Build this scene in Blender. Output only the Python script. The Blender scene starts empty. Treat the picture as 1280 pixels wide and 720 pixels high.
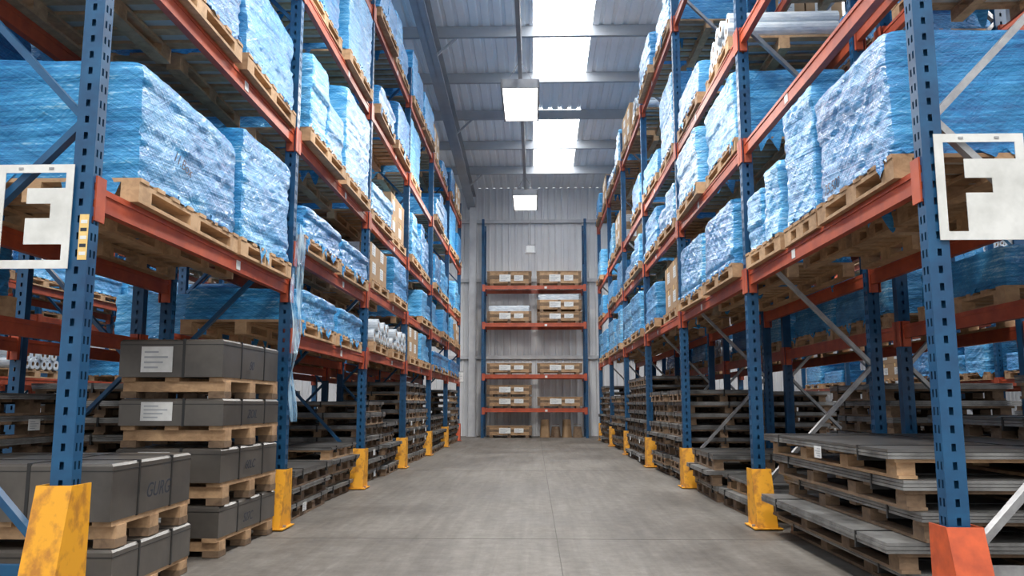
import bpy, math, random
from mathutils import Vector, noise, Matrix
R = random.Random(7)
scene = bpy.context.scene
try:
    scene.view_settings.view_transform = 'Standard'
except Exception:
    pass

# ------------------------------------------------------------ materials
def newmat(name):
    m = bpy.data.materials.new(name); m.use_nodes = True
    nt = m.node_tree; b = nt.nodes['Principled BSDF']
    return m, nt, b
def N(nt, t, **kw):
    n = nt.nodes.new(t)
    for k, v in kw.items(): setattr(n, k, v)
    return n
def math_n(nt, op, a, b=None):
    n = N(nt, 'ShaderNodeMath', operation=op)
    for i, v in enumerate((a, b)):
        if v is None: continue
        if isinstance(v, (int, float)): n.inputs[i].default_value = v
        else: nt.links.new(v, n.inputs[i])
    return n.outputs[0]
def ramp(nt, fac, stops):
    n = N(nt, 'ShaderNodeValToRGB'); cr = n.color_ramp
    while len(cr.elements) < len(stops): cr.elements.new(0.5)
    for e, (p, c) in zip(cr.elements, stops):
        e.position = p; e.color = (c[0], c[1], c[2], 1)
    nt.links.new(fac, n.inputs[0]); return n.outputs[0]
def noise_n(nt, vec, scale, detail=4, rough=0.5, dist=0.0):
    n = N(nt, 'ShaderNodeTexNoise'); n.inputs['Scale'].default_value = scale
    n.inputs['Detail'].default_value = detail; n.inputs['Roughness'].default_value = rough
    n.inputs['Distortion'].default_value = dist
    nt.links.new(vec, n.inputs['Vector']); return n.outputs[0]
def mapping(nt, vec, scale):
    n = N(nt, 'ShaderNodeMapping'); n.inputs['Scale'].default_value = scale
    nt.links.new(vec, n.inputs['Vector']); return n.outputs[0]
def bump(nt, b, h, strength, dist=0.01):
    n = N(nt, 'ShaderNodeBump'); n.inputs['Strength'].default_value = strength
    n.inputs['Distance'].default_value = dist
    nt.links.new(h, n.inputs['Height']); nt.links.new(n.outputs[0], b.inputs['Normal'])
    return n.outputs[0]
def simple(name, c1, c2=None, rough=0.5, metal=0.0, scale=3.0, bmp=0.0, spec=0.5, stretch=(1,1,1), lo=0.35, hi=0.65):
    m, nt, b = newmat(name)
    tc = N(nt, 'ShaderNodeTexCoord').outputs['Object']
    v = mapping(nt, tc, stretch)
    f = noise_n(nt, v, scale, 5, 0.6)
    c2 = c2 or tuple(x * 0.75 for x in c1)
    nt.links.new(ramp(nt, f, [(lo, c2), (hi, c1)]), b.inputs['Base Color'])
    b.inputs['Roughness'].default_value = rough; b.inputs['Metallic'].default_value = metal
    b.inputs['Specular IOR Level'].default_value = spec
    if bmp: bump(nt, b, f, bmp)
    return m

M_BLUE = simple('rack_blue_paint', (0.009, 0.09, 0.205), (0.006, 0.05, 0.13), 0.42, 0, 5)
M_ORANGE = simple('rack_orange_paint', (0.52, 0.095, 0.035), (0.35, 0.058, 0.025), 0.5, 0, 6)
M_GALV = simple('galvanised_steel', (0.42, 0.42, 0.42), (0.27, 0.27, 0.28), 0.4, 0.6, 12)
M_YELLOW = simple('guard_yellow', (0.80, 0.36, 0.015), (0.48, 0.19, 0.02), 0.5, 0, 12, lo=0.36, hi=0.50)
M_RED = simple('guard_orange', (0.68, 0.11, 0.03), (0.42, 0.065, 0.02), 0.5, 0, 9)
M_WHITE = simple('white_sign', (0.76, 0.76, 0.73), (0.58, 0.58, 0.55), 0.5, 0, 6)
M_LABEL = simple('label_paper', (0.78, 0.78, 0.76), (0.68, 0.68, 0.66), 0.6, 0, 20)
M_BLACK = simple('black_ink', (0.02, 0.03, 0.05), None, 0.6)
M_STICK = simple('caution_sticker', (0.85, 0.62, 0.25), (0.8, 0.5, 0.15), 0.5, 0, 20)
M_STEELDK = simple('wrapped_steel_pack', (0.135, 0.120, 0.105), (0.075, 0.068, 0.062), 0.33, 0.3, 2.2, 0.3)
M_STRAP = simple('strap', (0.02, 0.02, 0.02), None, 0.4)
M_SHEET = simple('sheet_metal', (0.30, 0.295, 0.285), (0.10, 0.097, 0.094), 0.4, 0.3, 4.5)
M_SHEETTOP = simple('sheet_metal_top', (0.15, 0.145, 0.14), (0.085, 0.083, 0.08), 0.33, 0.4, 2.0)
M_CARTON = simple('cardboard', (0.42, 0.27, 0.15), (0.34, 0.21, 0.11), 0.75, 0, 4)
M_BOARD = simple('fibreboard', (0.50, 0.47, 0.43), (0.40, 0.34, 0.27), 0.8, 0, 3)
M_WFILM = simple('white_plastic', (0.75, 0.80, 0.84), (0.50, 0.58, 0.66), 0.25, 0, 9, 0.5, stretch=(1, 1, 4))
M_PURLIN = simple('purlin_grey', (0.42, 0.44, 0.47), (0.36, 0.38, 0.41), 0.5, 0.1, 2)
M_RAFTER = simple('rafter_grey', (0.35, 0.37, 0.40), (0.28, 0.30, 0.33), 0.5, 0.0, 2)
M_ROOF = simple('roof_sheet', (0.88, 0.89, 0.91), (0.82, 0.83, 0.85), 0.5, 0.0, 1.2)
M_WALL = simple('wall_sheet', (0.74, 0.74, 0.75), (0.64, 0.64, 0.65), 0.5, 0.0, 0.8)
M_COL = simple('column_white', (0.58, 0.58, 0.59), (0.46, 0.46, 0.48), 0.5, 0, 3)
M_CASE = simple('lamp_casing', (0.30, 0.30, 0.31), (0.24, 0.24, 0.25), 0.4, 0.3, 4)

def wood(name, c1, c2):
    m, nt, b = newmat(name)
    tc = N(nt, 'ShaderNodeTexCoord').outputs['Object']
    f = noise_n(nt, mapping(nt, tc, (9, 9, 14)), 1.4, 5, 0.65, 0.6)
    f2 = noise_n(nt, mapping(nt, tc, (3, 3, 3)), 1.0, 2)
    oi = N(nt, 'ShaderNodeObjectInfo').outputs['Random']
    s = math_n(nt, 'ADD', math_n(nt, 'MULTIPLY', f, 0.6), math_n(nt, 'MULTIPLY', f2, 0.4))
    s = math_n(nt, 'ADD', s, math_n(nt, 'MULTIPLY', math_n(nt, 'SUBTRACT', oi, 0.5), 0.16))
    nt.links.new(ramp(nt, s, [(0.33, c2), (0.62, c1)]), b.inputs['Base Color'])
    b.inputs['Roughness'].default_value = 0.75
    bump(nt, b, f, 0.3, 0.004)
    return m
M_WOOD = wood('pallet_wood', (0.58, 0.37, 0.205), (0.29, 0.168, 0.086))
M_WOODD = wood('pallet_wood_aged', (0.27, 0.175, 0.105), (0.10, 0.062, 0.038))

def wrap_mat(name, deep, mid, light, hi):
    m, nt, b = newmat(name)
    tc = N(nt, 'ShaderNodeTexCoord').outputs['Object']
    sp = N(nt, 'ShaderNodeSeparateXYZ'); nt.links.new(tc, sp.inputs[0])
    x, y, z = sp.outputs
    u = math_n(nt, 'ADD', x, y)
    oi = N(nt, 'ShaderNodeObjectInfo').outputs['Random']
    def streak(ua, za, ub, zb, off, sc, det=6, dist=.2):
        a = math_n(nt, 'ADD', math_n(nt, 'MULTIPLY', u, ua), math_n(nt, 'MULTIPLY', z, za))
        c = math_n(nt, 'ADD', math_n(nt, 'MULTIPLY', z, zb), math_n(nt, 'MULTIPLY', u, ub))
        cb = N(nt, 'ShaderNodeCombineXYZ')
        nt.links.new(a, cb.inputs[0]); nt.links.new(c, cb.inputs[1])
        nt.links.new(math_n(nt, 'ADD', math_n(nt, 'MULTIPLY', oi, 30), off), cb.inputs[2])
        return noise_n(nt, cb.outputs[0], sc, det, 0.62, dist)
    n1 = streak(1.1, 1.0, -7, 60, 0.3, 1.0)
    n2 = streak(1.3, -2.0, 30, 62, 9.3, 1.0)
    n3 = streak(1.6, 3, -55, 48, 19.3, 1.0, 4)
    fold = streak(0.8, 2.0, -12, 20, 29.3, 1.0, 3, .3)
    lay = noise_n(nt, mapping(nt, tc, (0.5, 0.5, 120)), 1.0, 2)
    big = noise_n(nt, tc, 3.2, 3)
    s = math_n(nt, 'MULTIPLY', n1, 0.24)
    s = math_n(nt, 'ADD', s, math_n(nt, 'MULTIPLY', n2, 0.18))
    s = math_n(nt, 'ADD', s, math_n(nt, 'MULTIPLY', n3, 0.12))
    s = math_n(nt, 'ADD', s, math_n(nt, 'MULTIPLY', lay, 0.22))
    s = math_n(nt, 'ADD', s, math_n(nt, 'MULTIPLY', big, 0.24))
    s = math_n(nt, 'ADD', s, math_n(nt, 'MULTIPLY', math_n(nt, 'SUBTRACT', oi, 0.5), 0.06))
    nt.links.new(ramp(nt, s, [(0.41, deep), (0.50, mid), (0.57, light), (0.64, hi)]), b.inputs['Base Color'])  # palest stop paints glossy white highlights into the film colour
    b.inputs['Roughness'].default_value = 0.45
    b.inputs['Specular IOR Level'].default_value = 0.25
    b.inputs['Coat Weight'].default_value = 0.75
    b.inputs['Coat Roughness'].default_value = 0.06
    b.inputs['Coat IOR'].default_value = 1.5
    h = math_n(nt, 'ADD', math_n(nt, 'MULTIPLY', n1, 0.8), math_n(nt, 'MULTIPLY', n2, 0.6))
    h = math_n(nt, 'ADD', h, math_n(nt, 'MULTIPLY', n3, 0.6))
    h = math_n(nt, 'ADD', h, math_n(nt, 'MULTIPLY', fold, 1.2))
    o = bump(nt, b, h, 0.8, 0.013)
    nt.links.new(o, b.inputs['Coat Normal'])
    return m
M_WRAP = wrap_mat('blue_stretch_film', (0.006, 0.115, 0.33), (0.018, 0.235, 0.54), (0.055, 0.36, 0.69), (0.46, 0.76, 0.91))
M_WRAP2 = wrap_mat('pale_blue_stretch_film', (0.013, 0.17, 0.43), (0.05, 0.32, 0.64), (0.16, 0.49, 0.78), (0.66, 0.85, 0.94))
m, nt, b = newmat('loose_film'); M_LOOSE = m
tc = N(nt, 'ShaderNodeTexCoord').outputs['Object']
f = noise_n(nt, mapping(nt, tc, (30, 30, 2.5)), 1.0, 4, .6, .4)
nt.links.new(ramp(nt, f, [(.4, (.05, .30, .60)), (.65, (.65, .84, .94))]), b.inputs['Base Color'])
nt.links.new(ramp(nt, f, [(.35, (.2,)*3), (.65, (.8,)*3)]), b.inputs['Alpha'])
b.inputs['Roughness'].default_value = .15
bump(nt, b, f, .8, .02)

def emis(name, col, st):
    m, nt, b = newmat(name)
    tc = N(nt, 'ShaderNodeTexCoord').outputs['Object']
    f = noise_n(nt, tc, 2.0, 2)
    nt.links.new(ramp(nt, f, [(0.3, tuple(c * 0.95 for c in col)), (0.7, col)]), b.inputs['Emission Color'])
    b.inputs['Base Color'].default_value = (0.8, 0.8, 0.8, 1)
    b.inputs['Emission Strength'].default_value = st
    return m
M_SKY = emis('rooflight_grp', (0.97, 0.99, 1.0), 8.5)
M_LAMP = emis('lamp_diffuser', (1.0, 0.97, 0.90), 11.0)

# floor
m, nt, b = newmat('concrete_floor'); M_FLOOR = m
tc = N(nt, 'ShaderNodeTexCoord').outputs['Object']
f1 = noise_n(nt, tc, 0.6, 6, 0.65, 0.4)
f2 = noise_n(nt, tc, 9, 9, 0.8)
f3 = noise_n(nt, mapping(nt, tc, (2.6, 0.4, 1)), 1.4, 6, 0.65, 0.5)
f4 = noise_n(nt, mapping(nt, tc, (14, .6, 1)), 1.0, 4, 0.6, 0.8)
s = math_n(nt, 'ADD', math_n(nt, 'MULTIPLY', f1, 0.36), math_n(nt, 'MULTIPLY', f2, 0.30))
s = math_n(nt, 'ADD', s, math_n(nt, 'MULTIPLY', f3, 0.22))
s = math_n(nt, 'ADD', s, math_n(nt, 'MULTIPLY', f4, 0.12))
nt.links.new(ramp(nt, s, [(0.40, (0.072, 0.061, 0.051)), (0.5, (0.140, 0.124, 0.107)), (0.60, (0.215, 0.197, 0.174))]), b.inputs['Base Color'])
nt.links.new(ramp(nt, f1, [(0.3, (0.48,)*3), (0.7, (0.72,)*3)]), b.inputs['Roughness'])
b.inputs['Specular IOR Level'].default_value = .35
bump(nt, b, f2, 0.2, 0.003)

# ------------------------------------------------------------ mesh builder
class MB:
    def __init__(s): s.v = []; s.f = []; s.m = []; s.mats = []; s.sm = []
    def mi(s, mat):
        if mat not in s.mats: s.mats.append(mat)
        return s.mats.index(mat)
    def quad(s, pts, mat, smooth=False):
        i = len(s.v); s.v += [tuple(p) for p in pts]; s.f.append(tuple(range(i, i + len(pts))))
        s.m.append(s.mi(mat)); s.sm.append(smooth)
    def hexa(s, c, mat):
        i = len(s.v); s.v += [tuple(p) for p in c]; k = s.mi(mat)
        for f in ((0,3,2,1),(4,5,6,7),(0,1,5,4),(1,2,6,5),(2,3,7,6),(3,0,4,7)):
            s.f.append(tuple(i + j for j in f)); s.m.append(k); s.sm.append(False)
    def box(s, x0, x1, y0, y1, z0, z1, mat):
        if x0 > x1: x0, x1 = x1, x0
        if y0 > y1: y0, y1 = y1, y0
        s.hexa([(x0,y0,z0),(x1,y0,z0),(x1,y1,z0),(x0,y1,z0),(x0,y0,z1),(x1,y0,z1),(x1,y1,z1),(x0,y1,z1)], mat)
    def bar(s, p0, p1, w, h, mat, up=(0, 0, 1)):
        p0 = Vector(p0); p1 = Vector(p1); d = (p1 - p0).normalized(); up = Vector(up)
        a = d.cross(up)
        if a.length < 1e-3: a = d.cross(Vector((1, 0, 0)))
        a.normalize(); c = a.cross(d).normalized(); a *= w / 2; c *= h / 2
        s.hexa([p0-a-c, p0+a-c, p0+a+c, p0-a+c, p1-a-c, p1+a-c, p1+a+c, p1-a+c], mat)
    def grid(s, fn, nu, nv, mat, smooth=True):
        i = len(s.v); k = s.mi(mat)
        for a in range(nu + 1):
            for b_ in range(nv + 1): s.v.append(tuple(fn(a / nu, b_ / nv)))
        for a in range(nu):
            for b_ in range(nv):
                q = i + a * (nv + 1) + b_
                s.f.append((q, q + nv + 1, q + nv + 2, q + 1)); s.m.append(k); s.sm.append(smooth)
    def mesh(s, name):
        me = bpy.data.meshes.new(name); me.from_pydata(s.v, [], s.f)
        for mt in s.mats: me.materials.append(mt)
        me.polygons.foreach_set('material_index', s.m); me.polygons.foreach_set('use_smooth', s.sm)
        me.update(); return me
def obj(name, me, loc=(0, 0, 0), rot=(0, 0, 0), parent=None):
    o = bpy.data.objects.new(name, me); o.location = loc; o.rotation_euler = rot
    scene.collection.objects.link(o)
    if parent: o.parent = parent
    return o
def empty(name, loc=(0, 0, 0), rot=(0, 0, 0)):
    return obj(name, None, loc, rot)
def text(s, size, parent, loc, rot, mat=None, name='handwriting', shear=0.3, off=0.0):
    c = bpy.data.curves.new(name, 'FONT'); c.body = s; c.size = size; c.shear = shear; c.extrude = 0.0005
    c.offset = off
    c.materials.append(mat or M_BLACK)
    return obj(name, c, loc, rot, parent)

# ------------------------------------------------------------ racks
H = 6.2; DEP = 0.95; PW = 0.09; PD = 0.075
def hole_face(mb, O, U, w, h, cols, hw, hh, pitch, mat):
    O = Vector(O); U = Vector(U); Z = Vector((0, 0, 1))
    def q(u0, u1, z0, z1): mb.quad([O+U*u0+Z*z0, O+U*u1+Z*z0, O+U*u1+Z*z1, O+U*u0+Z*z1], mat)
    u = 0
    for c in cols:
        q(u, c - hw, 0, h); u = c + hw
        z = 0; n = int((h - .1) / pitch)
        for k in range(n):
            zc = 0.08 + k * pitch
            q(c - hw, c + hw, z, zc - hh); z = zc + hh
        q(c - hw, c + hw, z, h)
    q(u, w, 0, h)
def post(mb, cx, cy, aisle):
    x0, x1, y0, y1 = cx - PW/2, cx + PW/2, cy - PD/2, cy + PD/2
    hole_face(mb, (x0, y0, 0), (1, 0, 0), PW, H, [0.045], 0.009, 0.016, 0.075, M_BLUE)
    xa = x1 if aisle > 0 else x0; xb = x0 if aisle > 0 else x1
    hole_face(mb, (xa, y0, 0), (0, 1, 0), PD, H, [0.022, 0.053], 0.007, 0.017, 0.075, M_BLUE)
    mb.quad([(xb, y0, 0), (xb, y1, 0), (xb, y1, H), (xb, y0, H)], M_BLUE)
    mb.quad([(x0, y1, 0), (x1, y1, 0), (x1, y1, H), (x0, y1, H)], M_BLUE)
    mb.box(x0 - .02, x1 + .02, y0 - .02, y1 + .02, 0, 0.008, M_BLUE)
def frame_mesh(s, brace):
    mb = MB()
    post(mb, 0, 0, -s); post(mb, s * DEP, 0, -s)
    xa, xb = s * PW * .4, s * (DEP - PW * .4)
    mb.bar((xa, 0, .25), (xb, 0, .25), .03, .05, brace)
    z = .3; flip = False
    while z < H - 1.0:
        p, q = ((xa, 0, z), (xb, 0, z + .92))
        if flip: p, q = ((xb, 0, z), (xa, 0, z + .92))
        mb.bar(p, q, .03, .045, brace, (0, 1, 0)); flip = not flip; z += .95
    mb.bar((xa, 0, H - .15), (xb, 0, H - .15), .03, .05, brace)
    return mb.mesh('upright_frame')
FM = {('L'): frame_mesh(-1, M_BLUE), ('Rb'): frame_mesh(1, M_GALV), ('L2'): frame_mesh(1, M_BLUE), ('R2'): frame_mesh(-1, M_GALV)}
_bc = {}
def beam_mesh(L, s):
    k = (round(L, 2), s)
    if k in _bc: return _bc[k]
    mb = MB(); y0, y1 = PD/2, L - PD/2
    for x, a in ((0, -s), (s * DEP, s)):
        mb.box(x - .022, x + .022, y0, y1, -.105, 0, M_ORANGE)
        mb.box(x - .028, x + .028, y0, y1, -.03, -.02, M_ORANGE)
        for ya, yb in ((y0, y0 + .03), (y1 - .03, y1)):
            mb.box(x - .03, x + .03, ya, yb, -.17, .03, M_ORANGE)
        xo = x + a * (PW/2 + .004)
        mb.box(xo - .004, xo + .004, y0 - .05, y0 + .03, -.17, .03, M_ORANGE)
        mb.box(xo - .004, xo + .004, y1 - .03, y1 + .05, -.17, .03, M_ORANGE)
        mb.box(x + a*.045 - .002, x + a*.045+.002, y0 - .0, y0 + .03, -.17, .03, M_ORANGE)
    mb.box(-s * .0225, -s * .025, L * .6, L * .6 + .07, -.09, -.02, M_LABEL)
    me = mb.mesh('shelf_beams'); _bc[k] = me; return me
def rack(x, s, ys, levels, key, rot=0, loc=None):
    root = empty('pallet_rack', loc or (x, ys[0], 0), (0, 0, rot))
    for i, y in enumerate(ys):
        obj('upright_frame_%d' % (i + 1), FM[key], (0, y - ys[0], 0), parent=root)
    for i in range(len(ys) - 1):
        for j, z in enumerate(levels[i] if isinstance(levels[0], (list, tuple)) else levels):
            obj('shelf_beams_%d_%d' % (i + 1, j + 1), beam_mesh(ys[i+1] - ys[i], s), (0, ys[i] - ys[0], z), parent=root)
    return root

LX, RX = -1.97, 1.74
LY = [3.52 + 3.0 * i for i in range(7)]
RY = [3.6 + 3.06 * i for i in range(7)]
LLEV = [[1.9, 3.13, 4.45, 5.7], [1.5, 2.2, 3.13, 4.45, 5.7]] + [[1.55, 2.3, 3.13, 4.45, 5.7]] * 4
RLEV = [[1.98, 3.05, 4.0, 5.6]] * 6
rack(LX, -1, LY, LLEV, 'L')
rack(RX, 1, RY, RLEV, 'Rb')
rack(-4.10, 1, LY, [1.45, 2.75, 4.2, 5.6], 'L2')
rack(3.87, -1, RY, [1.55, 2.75, 4.0, 5.6], 'R2')
rack(-7.1, -1, LY, [1.3, 2.6, 3.9], 'L')
rack(7.0, 1, RY, [1.3, 2.6, 3.9], 'Rb')
rack(-10.4, 1, LY, [1.3, 2.6, 3.9], 'L2')
rack(10.2, -1, RY, [1.3, 2.6, 3.9], 'R2')

# guards
def guard(mat):
    mb = MB(); t = .008; h = .43
    yb0, yt0, y1 = -.21, -.075, .07; x0, x1 = -.075, .075
    for xa in (x0, x1 - t):
        mb.hexa([(xa, yb0, 0), (xa+t, yb0, 0), (xa+t, y1, 0), (xa, y1, 0), (xa, yt0, h), (xa+t, yt0, h), (xa+t, y1, h), (xa, y1, h)], mat)
    mb.hexa([(x0, yb0-t, 0), (x1, yb0-t, 0), (x1, yb0, 0), (x0, yb0, 0), (x0, yt0-t, h), (x1, yt0-t, h), (x1, yt0, h), (x0, yt0, h)], mat)
    mb.box(x0 - .03, x1 + .03, yb0 - .03, y1, 0, .008, mat)
    for xx in (x0 - .015, x1 + .015):
        mb.box(xx - .01, xx + .01, -.15, -.13, 0, .025, M_GALV)
    return mb.mesh('rack_post_guard')
GY, GR = guard(M_YELLOW), guard(M_RED)
for i, y in enumerate(LY):
    g = obj('rack_post_guard', GR if i == 6 else GY, (LX, y, 0.009))
    if i == 0: g.scale = (1, 1, 1.38)
for i, y in enumerate(RY): obj('rack_post_guard', GR if i == 0 else GY, (RX, y, 0.009))

# ------------------------------------------------------------ load meshes
def pallet(mb, dx, dy, z=0, mat=None, h=.12):
    mat = mat or M_WOOD
    nb = max(6, int(dy / .17))
    for i in range(nb):
        yc = -dy/2 + .05 + (dy - .1) * i / (nb - 1)
        mb.box(-dx/2, dx/2, yc - .045, yc + .045, z + h - .02, z + h, mat)
    for x in (-dx/2 + .05, 0, dx/2 - .05):
        mb.box(x - .045, x + .045, -dy/2, dy/2, z + h - .042, z + h - .02, mat)
        for y in (-dy/2 + .07, 0, dy/2 - .07):
            mb.box(x - .045, x + .045, y - .07, y + .07, z + .018, z + h - .042, mat)
        mb.box(x - .045, x + .045, -dy/2, dy/2, z, z + .018, mat)
PH = .12
def film_block(mb, dx, dy, dz, z0, seed, mat, cx=0, cy=0, amp=1.0, skirt=True):
    so = Vector((seed * 7.3, seed * 3.1, seed * 1.7)); rr = random.Random(seed)
    lt = .055; shifts = [(rr.uniform(-.006, .006), rr.uniform(-.006, .006)) for _ in range(int(dz / lt) + 3)]
    tilt = (rr.uniform(-.02, .02), rr.uniform(-.02, .02))
    st = rr.uniform(.35, .7); so1 = (rr.uniform(-.018, .018), rr.uniform(-.018, .018))
    def ridge(v): return max(0, 1 - abs(v) * 4.5) ** 2
    def disp(x, y, z):
        k = z / lt; sh = shifts[int(k)]
        p = Vector((x, y, z)) + so
        u = p.x + p.y; e = z / dz
        stp = so1 if e > st else (0, 0)
        w = noise.noise(p * 3.0) * .013
        w += ridge(noise.noise(Vector((u*1.2 + p.z*1.2, p.z*10 - u*2.2, seed)))) * .007
        w += ridge(noise.noise(Vector((u*1.4 - p.z, p.z*12 + u*5.5, seed + 5)))) * .006
        w += noise.noise(Vector((u*8, p.z*30, seed))) * .002
        w *= amp
        top = max(0, (e - .95) / .05)
        shr = -.012 * top * top - .005 * math.sin(e * 3.1)
        gx, gy = x / (dx/2), y / (dy/2)
        edge = max(abs(gx), abs(gy))
        X = x + (abs(gx) ** 3) * math.copysign(1, gx) * (w + shr) + sh[0] + stp[0]
        Y = y + (abs(gy) ** 3) * math.copysign(1, gy) * (w + shr) + sh[1] + stp[1]
        Z = z
        if e > .6:
            f = (e - .6) / .4
            Z += f * (noise.noise(Vector((p.x*2.2, p.y*2.2, seed))) * .010 * amp + tilt[0]*gx*.4 + tilt[1]*gy*.4)
        if z >= dz - 1e-5:
            Z += (noise.noise(p * 9) * .005 + ridge(noise.noise(Vector((u*6, (p.x-p.y)*2, seed)))) * .012) * (1 - edge ** 8)
        cr = (abs(gx * gy)) ** 16
        Z -= .010 * cr * max(0, (e - .85) / .15)
        return (cx + X - .010 * cr * gx, cy + Y - .010 * cr * gy, z0 + Z)
    nz = max(8, int(dz / .018)); nx = int(dx / .028); ny = int(dy / .028)
    mb.grid(lambda a, c: disp(-dx/2 + dx*a, -dy/2, dz*c), nx, nz, mat)
    mb.grid(lambda a, c: disp(dx/2 - dx*a, dy/2, dz*c), nx, nz, mat)
    mb.grid(lambda a, c: disp(-dx/2, dy/2 - dy*a, dz*c), ny, nz, mat)
    mb.grid(lambda a, c: disp(dx/2, -dy/2 + dy*a, dz*c), ny, nz, mat)
    mb.grid(lambda a, c: disp(-dx/2 + dx*a, -dy/2 + dy*c, dz), nx, ny, mat)
    mb.quad([(cx-dx/2, cy-dy/2, z0), (cx-dx/2, cy+dy/2, z0), (cx+dx/2, cy+dy/2, z0), (cx+dx/2, cy-dy/2, z0)], M_BOARD)
    if not skirt: return
    for side in range(4):
        L = dy if side % 2 else dx
        t = -L/2 + .02
        while t < L/2 - .08:
            w = rr.uniform(.08, .34)
            w = min(w, L/2 - t)
            if rr.random() < .7:
                dr = rr.uniform(.02, .06) if rr.random() < .82 else rr.uniform(.09, .22); ph = rr.uniform(0, 9)
                def fn(a, c, t=t, w=w, dr=dr, ph=ph, side=side):
                    pos = t + w * a * (1 - .3 * c) + .12 * w * c
                    out = .010 + .016 * abs(math.sin(a * 7 + ph)) * (.3 + c)
                    zz = z0 + .03 - (dr * (.65 + .35 * math.sin(a * 6 + ph))) * c
                    if side == 0: return (cx + pos, cy - dy/2 - out, zz)
                    if side == 2: return (cx + pos, cy + dy/2 + out, zz)
                    if side == 1: return (cx + dx/2 + out, cy + pos, zz)
                    return (cx - dx/2 - out, cy + pos, zz)
                mb.grid(fn, 8, 4, mat)
            t += w + rr.uniform(0, .05)
_c = {}
def wrapped(dx, dy, dz, seed, pale=False, split=0):
    k = ('w', dx, dy, dz, seed, pale, split)
    if k not in _c:
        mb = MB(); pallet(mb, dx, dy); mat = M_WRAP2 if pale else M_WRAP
        if split:
            a = dy * .52 if seed % 2 else dy * .46
            film_block(mb, dx - .04, a - .03, dz, PH, seed, mat, 0, -dy/2 + a/2)
            film_block(mb, dx - .07, dy - a - .03, dz * split, PH, seed + 50, mat, 0, -dy/2 + a + (dy - a)/2)
        else:
            film_block(mb, dx - .04, dy - .04, dz, PH, seed, mat)
        _c[k] = mb.mesh('wrapped_load')
    return _c[k]
def label(mb, x, y0, z0, w, h, axis):
    e = .003
    def b_(u0, u1, v0, v1, d, mat):
        if axis == 'y': mb.box(x + u0, x + u1, y0 - d, y0, z0 + v0, z0 + v1, mat)
        else:
            sg = 1 if axis == '+x' else -1
            mb.box(x, x + sg * d, y0 + u0, y0 + u1, z0 + v0, z0 + v1, mat)
    b_(0, w, 0, h, e, M_LABEL)
    for i in range(4):
        b_(w * .1, w * (.55 + .3 * ((i * 7) % 3) / 2), h * (.15 + .2 * i), h * (.15 + .2 * i) + h * .07, e + .001, M_PURLIN)
def cartons(dx, dy, dz, seed):
    k = ('c', dx, dy, dz, seed)
    if k not in _c:
        mb = MB(); pallet(mb, dx, dy); rr = random.Random(seed)
        nz = max(1, round(dz / .3)); ny = 2; hz = dz / nz
        for kz in range(nz):
            for j in range(ny):
                for i in range(2):
                    x0 = -dx/2 + .03 + i * (dx - .06)/2; y0 = -dy/2 + .03 + j * (dy - .06)/2
                    g = .006; jx = rr.uniform(-.01, .01)
                    x1 = x0 + (dx-.06)/2 - g + jx; y1 = y0 + (dy-.06)/2 - g
                    zz0 = PH + kz * hz; zz1 = zz0 + hz - .004
                    mb.box(x0+jx, x1, y0, y1, zz0, zz1, M_CARTON)
                    mb.box(x0+jx-.001, x1+.001, (y0+y1)/2-.025, (y0+y1)/2+.025, zz1-.06, zz1+.001, M_STICK)
                    if i == 1: label(mb, x1, y0 + .1, zz0 + .08, .2, .14, '+x')
                    else: label(mb, x0+jx, y0 + .1, zz0 + .08, .2, .14, '-x')
                    if j == 0: label(mb, x0 + .12, y0, zz0 + .08, .2, .14, 'y')
        _c[k] = mb.mesh('cartons')
    return _c[k]
def cyl(mb, p0, p1, r, mat, n=16, inner=None):
    p0 = Vector(p0); p1 = Vector(p1); d = (p1 - p0).normalized()
    a = d.cross(Vector((0, 0, 1)))
    if a.length < 1e-3: a = Vector((1, 0, 0))
    a.normalize(); c = d.cross(a)
    def P(p, t, rr): return p + (a * math.cos(t) + c * math.sin(t)) * rr
    for i in range(n):
        t0, t1 = 2*math.pi*i/n, 2*math.pi*(i+1)/n
        mb.quad([P(p0, t0, r), P(p0, t1, r), P(p1, t1, r), P(p1, t0, r)], mat, True)
        ir = inner or 0.0001
        for p in (p0, p1): mb.quad([P(p, t0, r), P(p, t1, r), P(p, t1, ir), P(p, t0, ir)], mat)
        if inner: mb.quad([P(p0, t0, ir), P(p0, t1, ir), P(p1, t1, ir), P(p1, t0, ir)], M_CARTON, True)
def rolls(dx, dy, seed):
    k = ('r', dx, dy, seed)
    if k not in _c:
        mb = MB(); pallet(mb, dx, dy); r = .075; rr = random.Random(seed)
        ny = int(dy / (2*r))
        for lay in range(2):
            for j in range(ny - lay):
                y = -dy/2 + r + j * 2*r + lay * r; z = PH + r + lay * r * 1.73
                e = rr.uniform(0, .05)
                cyl(mb, (-dx/2 + e, y, z), (dx/2 - .02 + e, y, z), r * .98, M_WFILM, 16, .03)
        _c[k] = mb.mesh('rolls')
    return _c[k]
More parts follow.
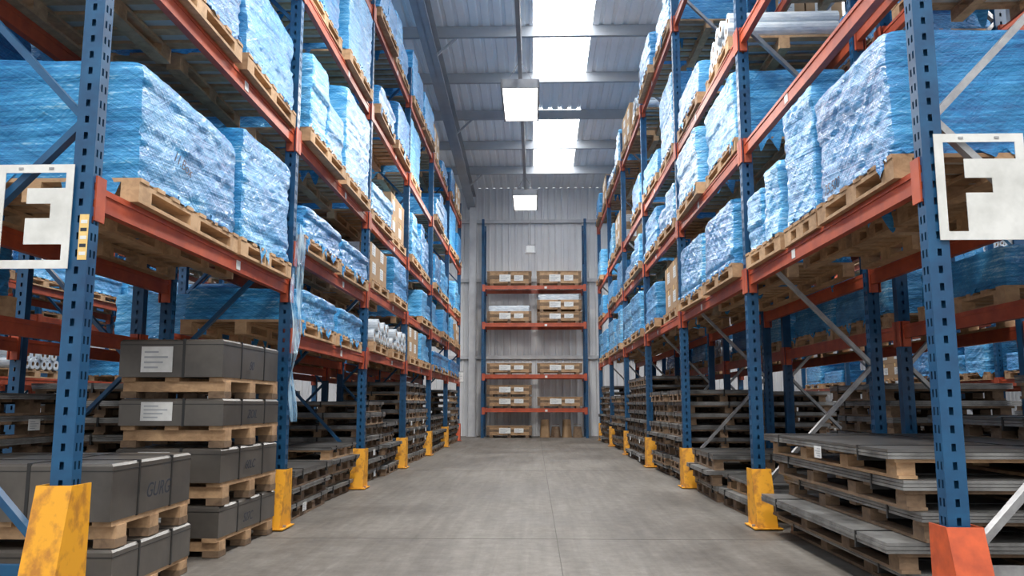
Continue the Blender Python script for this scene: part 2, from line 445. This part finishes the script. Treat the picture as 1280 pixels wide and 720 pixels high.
def steelpack(dx, dy, spec, seed, lab=True):
    mb = MB(); rr = random.Random(seed); zp = 0
    for (a, c) in spec:
        jx, jy = rr.uniform(-.02, .02), rr.uniform(-.03, .03)
        bh = a - zp
        nb = 3
        for i in range(nb):
            y = -dy/2 + .08 + (dy - .16) * i / (nb - 1) + rr.uniform(-.02, .02)
            mb.box(-dx/2 + .01 + jx, dx/2 - .0 + jx, y - .05, y + .05, zp + bh * .32, a - bh*.2, M_WOOD)
            mb.box(dx/2 - .1 + jx, dx/2 + jx, y - .06, y + .06, zp + .003, zp + bh * .34, M_WOODD)
            mb.box(-dx/2 + jx, -dx/2 + .1 + jx, y - .06, y + .06, zp + .003, zp + bh * .34, M_WOODD)
        for x in (-dx/2 + .05, 0, dx/2 - .05):
            mb.box(x - .045 + jx, x + .045 + jx, -dy/2, dy/2, a - bh*.2, a - .001, M_WOOD)
        g = .012
        x0, x1, y0, y1 = -dx/2 + jx, dx/2 + jx, -dy/2 + jy, dy/2 + jy
        mb.box(x0, x1, y0, y1, a, c - g, M_STEELDK)
        mb.hexa([(x0,y0,c-g),(x1,y0,c-g),(x1,y1,c-g),(x0,y1,c-g),(x0+g,y0+g,c),(x1-g,y0+g,c),(x1-g,y1-g,c),(x0+g,y1-g,c)], M_STEELDK)
        mb.box(x0-.002, x1+.002, y0-.002, y1+.002, c-.035, c-.031, M_STRAP)
        for t in (.3, .72):
            y = y0 + (y1-y0) * t
            mb.box(x0-.003, x1+.003, y-.008, y+.008, a-.004, c+.003, M_STRAP)
        x = x0 + (x1-x0) * .62
        mb.box(x-.008, x+.008, y0-.003, y1+.003, a-.004, c+.003, M_STRAP)
        if lab and (c - a) > .14:
            label(mb, x0 + .14, y0 - .002, a + .03, .20, min(.16, c-a-.05), 'y')
        zp = c + .001
    return mb.mesh('steel_pack')
def sheetstack(dx, dy, n, seed, lh=.145, sh=.046, aged=True, jit=1.0):
    k = ('s', dx, dy, n, seed, lh)
    if k not in _c:
        mb = MB(); rr = random.Random(seed); z = 0; W = M_WOODD if aged else M_WOOD
        for i in range(n):
            jx, jy = rr.uniform(-.045, .045) * jit, rr.uniform(-.03, .03) * jit; bh = lh - sh
            wt = rr.choice((W, W, W, W, M_WOOD))
            for x in (-dx/2 + .06, 0, dx/2 - .06):
                mb.box(x-.045+jx, x+.045+jx, -dy/2+jy, dy/2+jy, z, z + .016, wt)
                for y in (-dy/2 + .08, -dy/6, dy/6, dy/2 - .08):
                    mb.box(x-.045+jx, x+.045+jx, y-.06+jy, y+.06+jy, z+.016, z + bh - .018, wt)
            for j in range(6):
                y = -dy/2 + .05 + (dy-.1) * j / 5
                mb.box(-dx/2+jx, dx/2+jx, y-.05+jy, y+.05+jy, z + bh - .018, z + bh, wt)
            j2 = rr.uniform(-.03, .03) * jit; ss = sh * rr.uniform(.7, 1.15)
            nl = 3
            for q in range(nl):
                o = rr.uniform(-.004, .004)
                top = (i == n - 1 and q == nl - 1)
                mb.box(-dx/2 - .02 + jx + j2 + o, dx/2 + .02 + jx + j2 + o, -dy/2 - .02 + jy + o, dy/2 + .02 + jy + o, z + bh + ss*q/nl, z + bh + ss*(q+.86)/nl, M_SHEETTOP if top else M_SHEET)
            for y in (-dy/3 + jy, dy/3 + jy):
                mb.box(-dx/2-.026+jx+j2, dx/2+.026+jx+j2, y-.008, y+.008, z + bh - .03, z + bh + ss + .002, M_STRAP)
            mb.box(jx-.008, jx+.008, -dy/2-.026+jy, dy/2+.026+jy, z + bh - .03, z + bh + ss + .002, M_STRAP)
            if rr.random() < .25:
                label(mb, -dx/2 - .027 + jx + j2, rr.uniform(-.3, .3), z + .04, .12, .07, '-x')
                label(mb, dx/2 + .027 + jx + j2, rr.uniform(-.3, .3), z + .04, .12, .07, '+x')
            z += bh + ss + .001
        _c[k] = mb.mesh('sheet_stack')
    return _c[k]

# ------------------------------------------------------------ place loads
def put(name, me, x, y, z, rz=0):
    return obj(name, me, (x, y, z + .001), (0, 0, rz))
def lx(s, xf, dx=1.02, over=.06): return xf + s * (dx/2 - over)

# left bay 1, foreground
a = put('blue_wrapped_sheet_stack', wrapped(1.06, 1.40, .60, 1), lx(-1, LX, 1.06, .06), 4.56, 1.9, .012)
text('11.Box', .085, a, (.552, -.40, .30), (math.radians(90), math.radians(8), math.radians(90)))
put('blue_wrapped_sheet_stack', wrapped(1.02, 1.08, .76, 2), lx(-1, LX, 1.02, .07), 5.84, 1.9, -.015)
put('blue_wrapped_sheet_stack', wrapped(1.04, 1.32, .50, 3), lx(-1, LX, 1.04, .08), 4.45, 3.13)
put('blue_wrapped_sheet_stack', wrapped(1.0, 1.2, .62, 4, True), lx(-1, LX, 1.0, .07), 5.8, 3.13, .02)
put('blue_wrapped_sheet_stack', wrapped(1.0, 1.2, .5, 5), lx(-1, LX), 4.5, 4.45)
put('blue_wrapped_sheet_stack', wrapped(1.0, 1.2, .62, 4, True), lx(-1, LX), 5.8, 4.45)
# steel packs left
p = put('steel_sheet_pack_stack', steelpack(1.02, .92, [(.09, .27), (.40, .66)], 3, False), LX - .47, 4.33, 0, .02)
text('GURG', .10, p, (.533, -.22, .48), (math.radians(90), 0, math.radians(90)))
p = put('steel_sheet_pack_stack', steelpack(.66, 1.04, [(.12, .31), (.455, .66), (.80, .965), (1.10, 1.335)], 5), LX - .29, 5.70, 0, -.02)
for zz, tx in ((.17, 'S07C'), (.51, '60LC'), (.84, 'ZOIL'), (1.16, '80')):
    text(tx, .08, p, (.356, -.15, zz), (math.radians(90), 0, math.radians(90)))
put('sheet_metal_pallet_stack', sheetstack(1.0, 1.2, 7, 11), -3.62, 5.0, 0)
# right bay 1
a = put('blue_wrapped_sheet_stack', wrapped(1.04, 1.06, .62, 6), lx(1, RX, 1.04, .06), 4.36, 1.98)
text('75.500', .085, a, (-.548, .30, .12), (math.radians(90), 0, math.radians(-90)))
put('blue_wrapped_sheet_stack', wrapped(1.0, .64, .78, 7, True), lx(1, RX, 1.0, .05), 5.26, 1.98)
put('blue_wrapped_sheet_stack', wrapped(1.0, .86, .52, 8, True, .82), lx(1, RX, 1.0, .07), 6.08, 1.98, .02)
put('sheet_metal_pallet_stack', sheetstack(1.5, 2.15, 5, 23, .142, jit=1.6), RX + .80, 5.2, 0)
put('blue_wrapped_sheet_stack', wrapped(1.0, 1.2, .5, 5), lx(1, RX), 5.4, 4.0)
put('blue_wrapped_sheet_stack', wrapped(1.04, 1.32, .50, 3), lx(1, RX), 4.4, 5.6)

# loose film hanging beside the second left upright
mb = MB()
def fn(a, c):
    z = 2.35 - 1.55 * c; w = .07 + .06 * math.sin(c * 5) ** 2 + .04 * (1 - c)
    tw = c * 3.0 + math.sin(c * 9)
    cx = .012 * math.sin(c * 14); cy = .03 * math.sin(c * 6)
    q = (a - .5) * w
    return (cx + .11 + abs(.012 * math.sin(a * 14)) + q * math.sin(tw) * .5, cy + q * math.cos(tw), z)
mb.grid(fn, 12, 60, M_LOOSE)
obj('hanging_stretch_film', mb.mesh('film_tail'), (LX, LY[1] - .12, 0))

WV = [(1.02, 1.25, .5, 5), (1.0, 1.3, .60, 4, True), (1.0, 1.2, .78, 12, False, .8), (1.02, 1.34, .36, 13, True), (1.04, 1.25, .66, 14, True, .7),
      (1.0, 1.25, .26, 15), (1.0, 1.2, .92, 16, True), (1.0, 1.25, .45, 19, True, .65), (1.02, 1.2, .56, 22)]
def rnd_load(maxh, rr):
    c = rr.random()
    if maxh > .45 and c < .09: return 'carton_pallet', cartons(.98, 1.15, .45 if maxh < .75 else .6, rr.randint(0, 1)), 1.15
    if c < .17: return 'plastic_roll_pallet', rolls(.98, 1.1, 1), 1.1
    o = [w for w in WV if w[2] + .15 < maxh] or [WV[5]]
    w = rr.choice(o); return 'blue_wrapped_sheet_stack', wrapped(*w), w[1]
def fill(xf, s, ys, levels, rr, skip_bays=(), skip_levels=(), p=.93, top=1.1):
    for i in range(len(ys) - 1):
        if i in skip_bays: continue
        lv = levels[i] if isinstance(levels[0], (list, tuple)) else levels
        for j, z in enumerate(lv):
            gap = (lv[j+1] - .11 - z) if j + 1 < len(lv) else top
            for k in range(2):
                if rr.random() > p: continue
                nm, me, dy = rnd_load(gap - .03, rr)
                yc = ys[i] + (ys[i+1] - ys[i]) * (.27 + .46 * k) + rr.uniform(-.02, .02)
                put(nm, me, lx(s, xf, 1.0, rr.uniform(.03, .10)), yc, z, rr.uniform(-.025, .025))
fill(LX, -1, LY, LLEV, random.Random(3), skip_bays=(0,))
fill(RX, 1, RY, RLEV, random.Random(5), skip_bays=(0,), p=.88)
fill(-4.10, 1, LY, [1.45, 2.75, 4.2, 5.6], random.Random(8), p=.8)
fill(3.87, -1, RY, [1.55, 2.75, 4.0, 5.6], random.Random(9), p=.8)
for xf, s, ys, sd in ((-7.1, -1, LY, 1), (7.0, 1, RY, 2), (-10.4, 1, LY, 3), (10.2, -1, RY, 4)):
    fill(xf, s, ys, [1.3, 2.6, 3.9], random.Random(sd + 40), p=.8)
def ground(xf, s, ys, rr, start, ns, dy=1.15):
    for i in range(start, len(ys) - 1):
        for k in range(2):
            n = rr.choice(ns)
            yc = ys[i] + (ys[i+1] - ys[i]) * (.26 + .42 * k)
            put('sheet_metal_pallet_stack', sheetstack(1.0, dy, n, n % 3, .14, .048), lx(s, xf, 1.0, rr.uniform(-.04, .04)), yc, 0, rr.uniform(-.02, .02))
rr = random.Random(77)
put('sheet_metal_pallet_stack', sheetstack(1.1, 1.3, 3, 31, .14), LX - .5, 7.4, 0, .02)
put('sheet_metal_pallet_stack', sheetstack(1.0, 1.0, 4, 32, .14), LX - .5, 8.68, 0, -.02)
put('sheet_metal_pallet_stack', sheetstack(1.2, 1.22, 2, 33, .15), RX + .62, 7.45, 0, .02)
put('sheet_metal_pallet_stack', sheetstack(1.1, 1.16, 3, 34, .15), RX + .55, 8.78, 0, -.02)
ground(LX, -1, LY, rr, 2, (5, 7, 9))
ground(RX, 1, RY, rr, 2, (8, 9, 10))
ground(-4.10, 1, LY, rr, 1, (4, 6, 8))
ground(3.87, -1, RY, rr, 0, (4, 6, 8))
ground(-7.1, -1, LY, rr, 0, (4, 6, 7))
ground(7.0, 1, RY, rr, 0, (4, 6, 7))

# ------------------------------------------------------------ end rack with wooden crates
EW = 2.92; EY = 23.45
elev = [.81, 1.75, 3.2, 4.27]
root = rack(0, -1, [0, EW], elev, 'L', rot=-math.pi/2, loc=(-EW/2, EY, 0))
def crate(open_top, h=.40):
    mb = MB(); dx, dy = 1.26, .85
    for x in (-.5, 0, .5): mb.box(x-.05, x+.05, -dy/2, dy/2, 0, .07, M_WOODD)
    mb.box(-dx/2, dx/2, -dy/2, dy/2, .07, .09, M_WOOD)
    n = 3; st = (h - .085) / n
    for i in range(n):
        z0 = .09 + i * st
        for y in (-dy/2, dy/2 - .02): mb.box(-dx/2, dx/2, y, y+.02, z0, z0+st*.95, M_WOODD if i == 1 else M_WOOD)
        for x in (-dx/2, dx/2 - .02): mb.box(x, x+.02, -dy/2+.02, dy/2-.02, z0, z0+st*.95, M_WOOD)
    for x in (-dx/2, -.04, dx/2-.08): mb.box(x, x+.08, -dy/2-.018, -dy/2, .07, h, M_WOODD)
    if open_top:
        film_block(mb, dx-.1, dy-.1, h + .06, .10, 5, M_WFILM, skirt=False)
    else:
        mb.box(-dx/2-.01, dx/2+.01, -dy/2-.02, dy/2+.01, h + .005, h + .02, M_WOOD)
    label(mb, -.28, -dy/2-.019, .12, .32, h*.5, 'y'); label(mb, .14, -dy/2-.019, .14, .26, h*.4, 'y')
    return mb.mesh('wooden_crate')
C1, C2, C3 = crate(False), crate(True, .34), crate(False, .30)
plan = {(0, 0): [C3], (1, 0): [C3, C3], (1, 1): [C3, ], (2, 0): [C3], (2, 1): [C3], (3, 0): [C2], (3, 1): [C3, C2], (4, 0): [C1], (4, 1): [C1]}
hh = {C1: .42, C2: .44, C3: .325}
for (j, k), lst in plan.items():
    z = ([0.0] + elev)[j]
    for c_ in lst:
        put('wooden_crate', c_, (-.71, .71)[k], EY + .45, z); z += hh[c_]
mb = MB()
for i in range(4):
    x = -.45 + i * .3
    def fn(a, c, x=x):
        t = a * 2 * math.pi; r = .14 * (1 - .25 * c) * (1 + .15 * math.sin(3*t + x*5))
        return (x + r * math.cos(t), r * math.sin(t) + .05*math.sin(x*9), c * (.4 + .1 * math.sin(x * 11)))
    mb.grid(fn, 16, 6, M_WOODD if i % 2 else M_CARTON)
    mb.quad([(x-.1, -.08, .35), (x+.1, -.08, .35), (x+.1, .08, .36), (x-.1, .08, .36)], M_WOODD)
put('paper_sacks', mb.mesh('paper_sacks'), .75, EY + .4, 0)

# ------------------------------------------------------------ signs
def sign(w, h, cells):
    mb = MB(); t = .004
    for u0, u1, v0, v1 in cells: mb.box(u0*w, u1*w, -t, 0, v0*h, v1*h, M_WHITE)
    for u in (.3, .7):
        mb.box(u*w-.01, u*w+.01, -.008, 0, h*.95, h*.97, M_GALV)
    return mb.mesh('stencil_aisle_sign')
border = [(0, .10, 0, 1), (.10, .90, .92, 1), (.90, 1, 0, 1), (.10, .90, 0, .08)]
cE = border + [(.40, .90, .62, .77), (.72, .90, .48, .62), (.40, .90, .23, .48)]
cF = border + [(.32, .90, .58, .76), (.62, .90, .44, .58), (.32, .90, .08, .44)]
obj('stencil_aisle_sign', sign(.335, .46, cE), (-2.335, LY[0] - .05, 1.51))
obj('stencil_aisle_sign', sign(.385, .47, cF), (1.74, RY[0] - .05, 1.63))
mb = MB(); mb.box(-.02, .02, -.002, 0, 0, .2, M_STICK)
for i in range(5): mb.box(-.014, .014, -.003, 0, .02 + i*.035, .035 + i*.035, M_BLACK if i % 2 else M_LABEL)
obj('load_notice_sticker', mb.mesh('sticker'), (LX + .022, LY[0] - PD/2 - .001, 1.55))
mb = MB(); label(mb, 0, 0, 0, .16, .24, 'y'); mb.box(-.01, .17, 0, .01, -.02, .26, M_GALV)
obj('notice_board', mb.mesh('board'), (LX - .02, LY[-1] - .06, 1.5))

# ------------------------------------------------------------ building shell
XW = 13.5; YB = -7.0; YE = 24.75; CAMZ = .935
def roofz(y): return CAMZ + 7.5 - .05 * y + .24
mb = MB(); mb.quad([(-XW, YB, 0), (XW, YB, 0), (XW, YE, 0), (-XW, YE, 0)], M_FLOOR)
mb.box(-XW, XW, YB, YE, -.2, -.01, M_FLOOR)
M_JOINT = simple('joint_filler', (0.09, 0.08, 0.07), None, .8)
obj('floor', mb.mesh('floor'))
mb = MB()
for y in (6.0, 12.0, 18.0): mb.box(-XW, XW, y - .003, y + .003, 0.0, .001, M_JOINT)
mb.box(.15, .155, YB, YE, 0, .001, M_JOINT)
obj('floor_joint_strips', mb.mesh('joints'))

def corr(mb, x0, x1, fz, y0, y1, mat, pitch=.22, dep=.035):
    x = x0
    while x < x1 - 1e-4:
        pts = [(0, 0), (.55, 0), (.65, 1), (.9, 1), (1.0, 0)]
        for (a, da), (c, dc) in zip(pts[:-1], pts[1:]):
            xa, xb = min(x + a*pitch, x1), min(x + c*pitch, x1)
            mb.quad([(xa, y0, fz(y0)+da*dep), (xb, y0, fz(y0)+dc*dep), (xb, y1, fz(y1)+dc*dep), (xa, y1, fz(y1)+da*dep)], mat)
        x += pitch
PY = [22.65 - 1.98 * n for n in range(15)]
strips = [(-11.5, -10.4), (-6.0, -4.9), (0.0, 1.1), (5.2, 6.3), (10.8, 11.9)]  # side strips are unseen rooflights added to light the hall; centre one is real
mb = MB(); sk = MB(); x = -XW
gap_lo, gap_hi = PY[3], PY[2]
for (a, c) in strips:
    corr(mb, x, a, roofz, YB, YE, M_ROOF)
    x = c
    corr(mb, a, c, roofz, gap_lo + 0.12, gap_hi, M_ROOF)
    corr(mb, a, c, roofz, 23.0, YE, M_ROOF)
    corr(sk, a, c, roofz, YB, gap_lo + .12, M_SKY); corr(sk, a, c, roofz, gap_hi, 23.0, M_SKY)
corr(mb, x, XW, roofz, YB, YE, M_ROOF)
obj('ceiling', mb.mesh('ceiling')); obj('part_added_rooflights', sk.mesh('rooflights'))
mb = MB()
for y in PY:
    z = roofz(y) - .24
    mb.box(-XW, XW, y - .006, y + .006, z, z + .235, M_PURLIN)
    mb.box(-XW, XW, y - .07, y + .006, z, z + .012, M_PURLIN)
    mb.box(-XW, XW, y, y + .07, z + .223, z + .235, M_PURLIN)
obj('trim_1', mb.mesh('purlins'))
def ibeam_roof(mb, x, y0, y1, mat, w=.24, h=.42):
    for u0, u1, v0, v1 in ((-w/2, w/2, -h, -h+.02), (-w/2, w/2, -.02, 0), (-.008, .008, -h, 0)):
        zt = lambda y: roofz(y) - .245
        mb.hexa([(x+u0, y0, zt(y0)+v0), (x+u1, y0, zt(y0)+v0), (x+u1, y1, zt(y1)+v0), (x+u0, y1, zt(y1)+v0),
                 (x+u0, y0, zt(y0)+v1), (x+u1, y0, zt(y0)+v1), (x+u1, y1, zt(y1)+v1), (x+u0, y1, zt(y1)+v1)], mat)
mb = MB()
for x in (-8.4, -1.88, 8.2):
    ibeam_roof(mb, x, YB, YE - .1, M_RAFTER)
    for y in PY[::2]: mb.bar((x + .02, y, roofz(y) - .62), (x + .45, y, roofz(y) - .22), .04, .04, M_RAFTER)
obj('roof_rafters', mb.mesh('rafters'))
mb = MB()
for x in (-8.4, -1.82, 8.2):
    zt = roofz(24.5) - .68
    mb.box(x - .1, x + .1, 24.32, 24.34, 0, zt, M_COL); mb.box(x - .1, x + .1, 24.56, 24.58, 0, zt, M_COL)
    mb.box(x - .008, x + .008, 24.34, 24.56, 0, zt, M_COL); mb.box(x - .15, x + .15, 24.28, 24.60, 0, .02, M_COL)
obj('steel_stanchions', mb.mesh('columns'))
def wall(name, p0, p1, h, inward):
    mb = MB(); p0 = Vector(p0); p1 = Vector(p1); L = (p1 - p0).length; d = (p1 - p0) / L; n = Vector(inward)
    t = 0; pitch = .2
    while t < L - 1e-4:
        for (a, da), (c, dc) in zip([(0,0),(.6,0),(.68,1),(.92,1)], [(.6,0),(.68,1),(.92,1),(1,0)]):
            A = p0 + d * min(L, t + a*pitch) + n * da*.03; B = p0 + d * min(L, t + c*pitch) + n * dc*.03
            mb.quad([(A.x, A.y, 0), (B.x, B.y, 0), (B.x, B.y, h), (A.x, A.y, h)], M_WALL)
        t += pitch
    for z in (2.3, 4.6, 6.4):
        mb.bar((p0 + n*.08) + Vector((0,0,z)), (p1 + n*.08) + Vector((0,0,z)), .08, .1, M_COL)
    obj(name, mb.mesh(name))
wall('wall_back', (-XW, YE, 0), (XW, YE, 0), roofz(YE) + .02, (0, -1, 0))
wall('wall_left', (-XW, YB, 0), (-XW, YE, 0), 7.45, (1, 0, 0))
wall('wall_right', (XW, YB, 0), (XW, YE, 0), 7.45, (-1, 0, 0))
for sx in (-1, 1):
    mb = MB(); x = sx * XW
    mb.quad([(x, YB, 7.45), (x, YE, 7.4), (x, YE, roofz(YE)), (x, YB, roofz(YB))], M_WALL)
    obj('trim_2' if sx < 0 else 'trim_3', mb.mesh('gable'))

# ------------------------------------------------------------ lamps
LZ = 5.62; LMX = -.2
def lamp_mesh():
    mb = MB(); w, l = .58, 1.5
    mb.box(-w/2 + .03, w/2 - .03, -l/2 + .03, l/2 - .03, 0, .012, M_LAMP)
    for u0, u1, v0, v1 in ((-w/2, -w/2+.03, -l/2, l/2), (w/2-.03, w/2, -l/2, l/2), (-w/2, w/2, -l/2, -l/2+.03), (-w/2, w/2, l/2-.03, l/2)):
        mb.box(u0, u1, v0, v1, -.025, .10, M_CASE)
    mb.box(-w/2, w/2, -l/2, l/2, .10, .11, M_CASE)
    mb.box(-.09, .09, -.25, .25, .11, .18, M_CASE)
    for y in (-l/2 + .1, l/2 - .1):
        for x in (-.2, .2): mb.bar((x, y, .1), (0, y, .45), .01, .01, M_CASE)
        mb.bar((0, y, .45), (0, y, 1.75), .02, .02, M_CASE)
    return mb.mesh('high_bay_lamp')
LM = lamp_mesh()
def lamp(x, y, e):
    o = obj('high_bay_lamp', LM, (x, y, LZ))
    L = bpy.data.lights.new('lamp_light', 'AREA'); L.shape = 'RECTANGLE'; L.size = .5; L.size_y = 1.3; L.energy = e; L.color = (1, .97, .92)
    lo = bpy.data.objects.new('lamp_light', L); lo.location = (0, 0, -.03); lo.parent = o; scene.collection.objects.link(lo)
for y in (0.0, 6.35, 12.6, 19.05): lamp(LMX, y, 190)
for x in (-5.5, 5.5):
    for y in (4, 12.7, 20): lamp(x, y, 110)
mb = MB(); mb.box(-.03, .03, -3, 19.9, 0, .045, M_CASE)
obj('lighting_trunking', mb.mesh('trunking'), (LMX, 0, LZ + .26))
mb = MB(); mb.box(-.14, .14, -.04, .04, 0, .24, M_CASE); mb.box(-.12, .12, -.043, -.04, .03, .21, M_LABEL)
mb.bar((0, 0, .24), (0, 0, 2.1), .02, .02, M_CASE)
obj('emergency_light', mb.mesh('emergency_light'), (-.1, 22.9, 5.1))

# ------------------------------------------------------------ added world fill light, let in where the back is left unbuilt
w = bpy.data.worlds.new('World'); scene.world = w; w.use_nodes = True
nt = w.node_tree; bg = nt.nodes['Background']
bg.inputs[0].default_value = (.96, .98, 1.0, 1); bg.inputs[1].default_value = 1.15

# ------------------------------------------------------------ camera
cd = bpy.data.cameras.new('camera'); cam = bpy.data.objects.new('camera', cd); scene.collection.objects.link(cam)
cd.sensor_width = 36; cd.lens = 1040 / 1280 * 36; cd.clip_start = .05
cam.location = (0, 0, CAMZ)
cam.rotation_euler = (math.radians(90 + 7.93), 0, math.radians(1.54))
scene.camera = cam
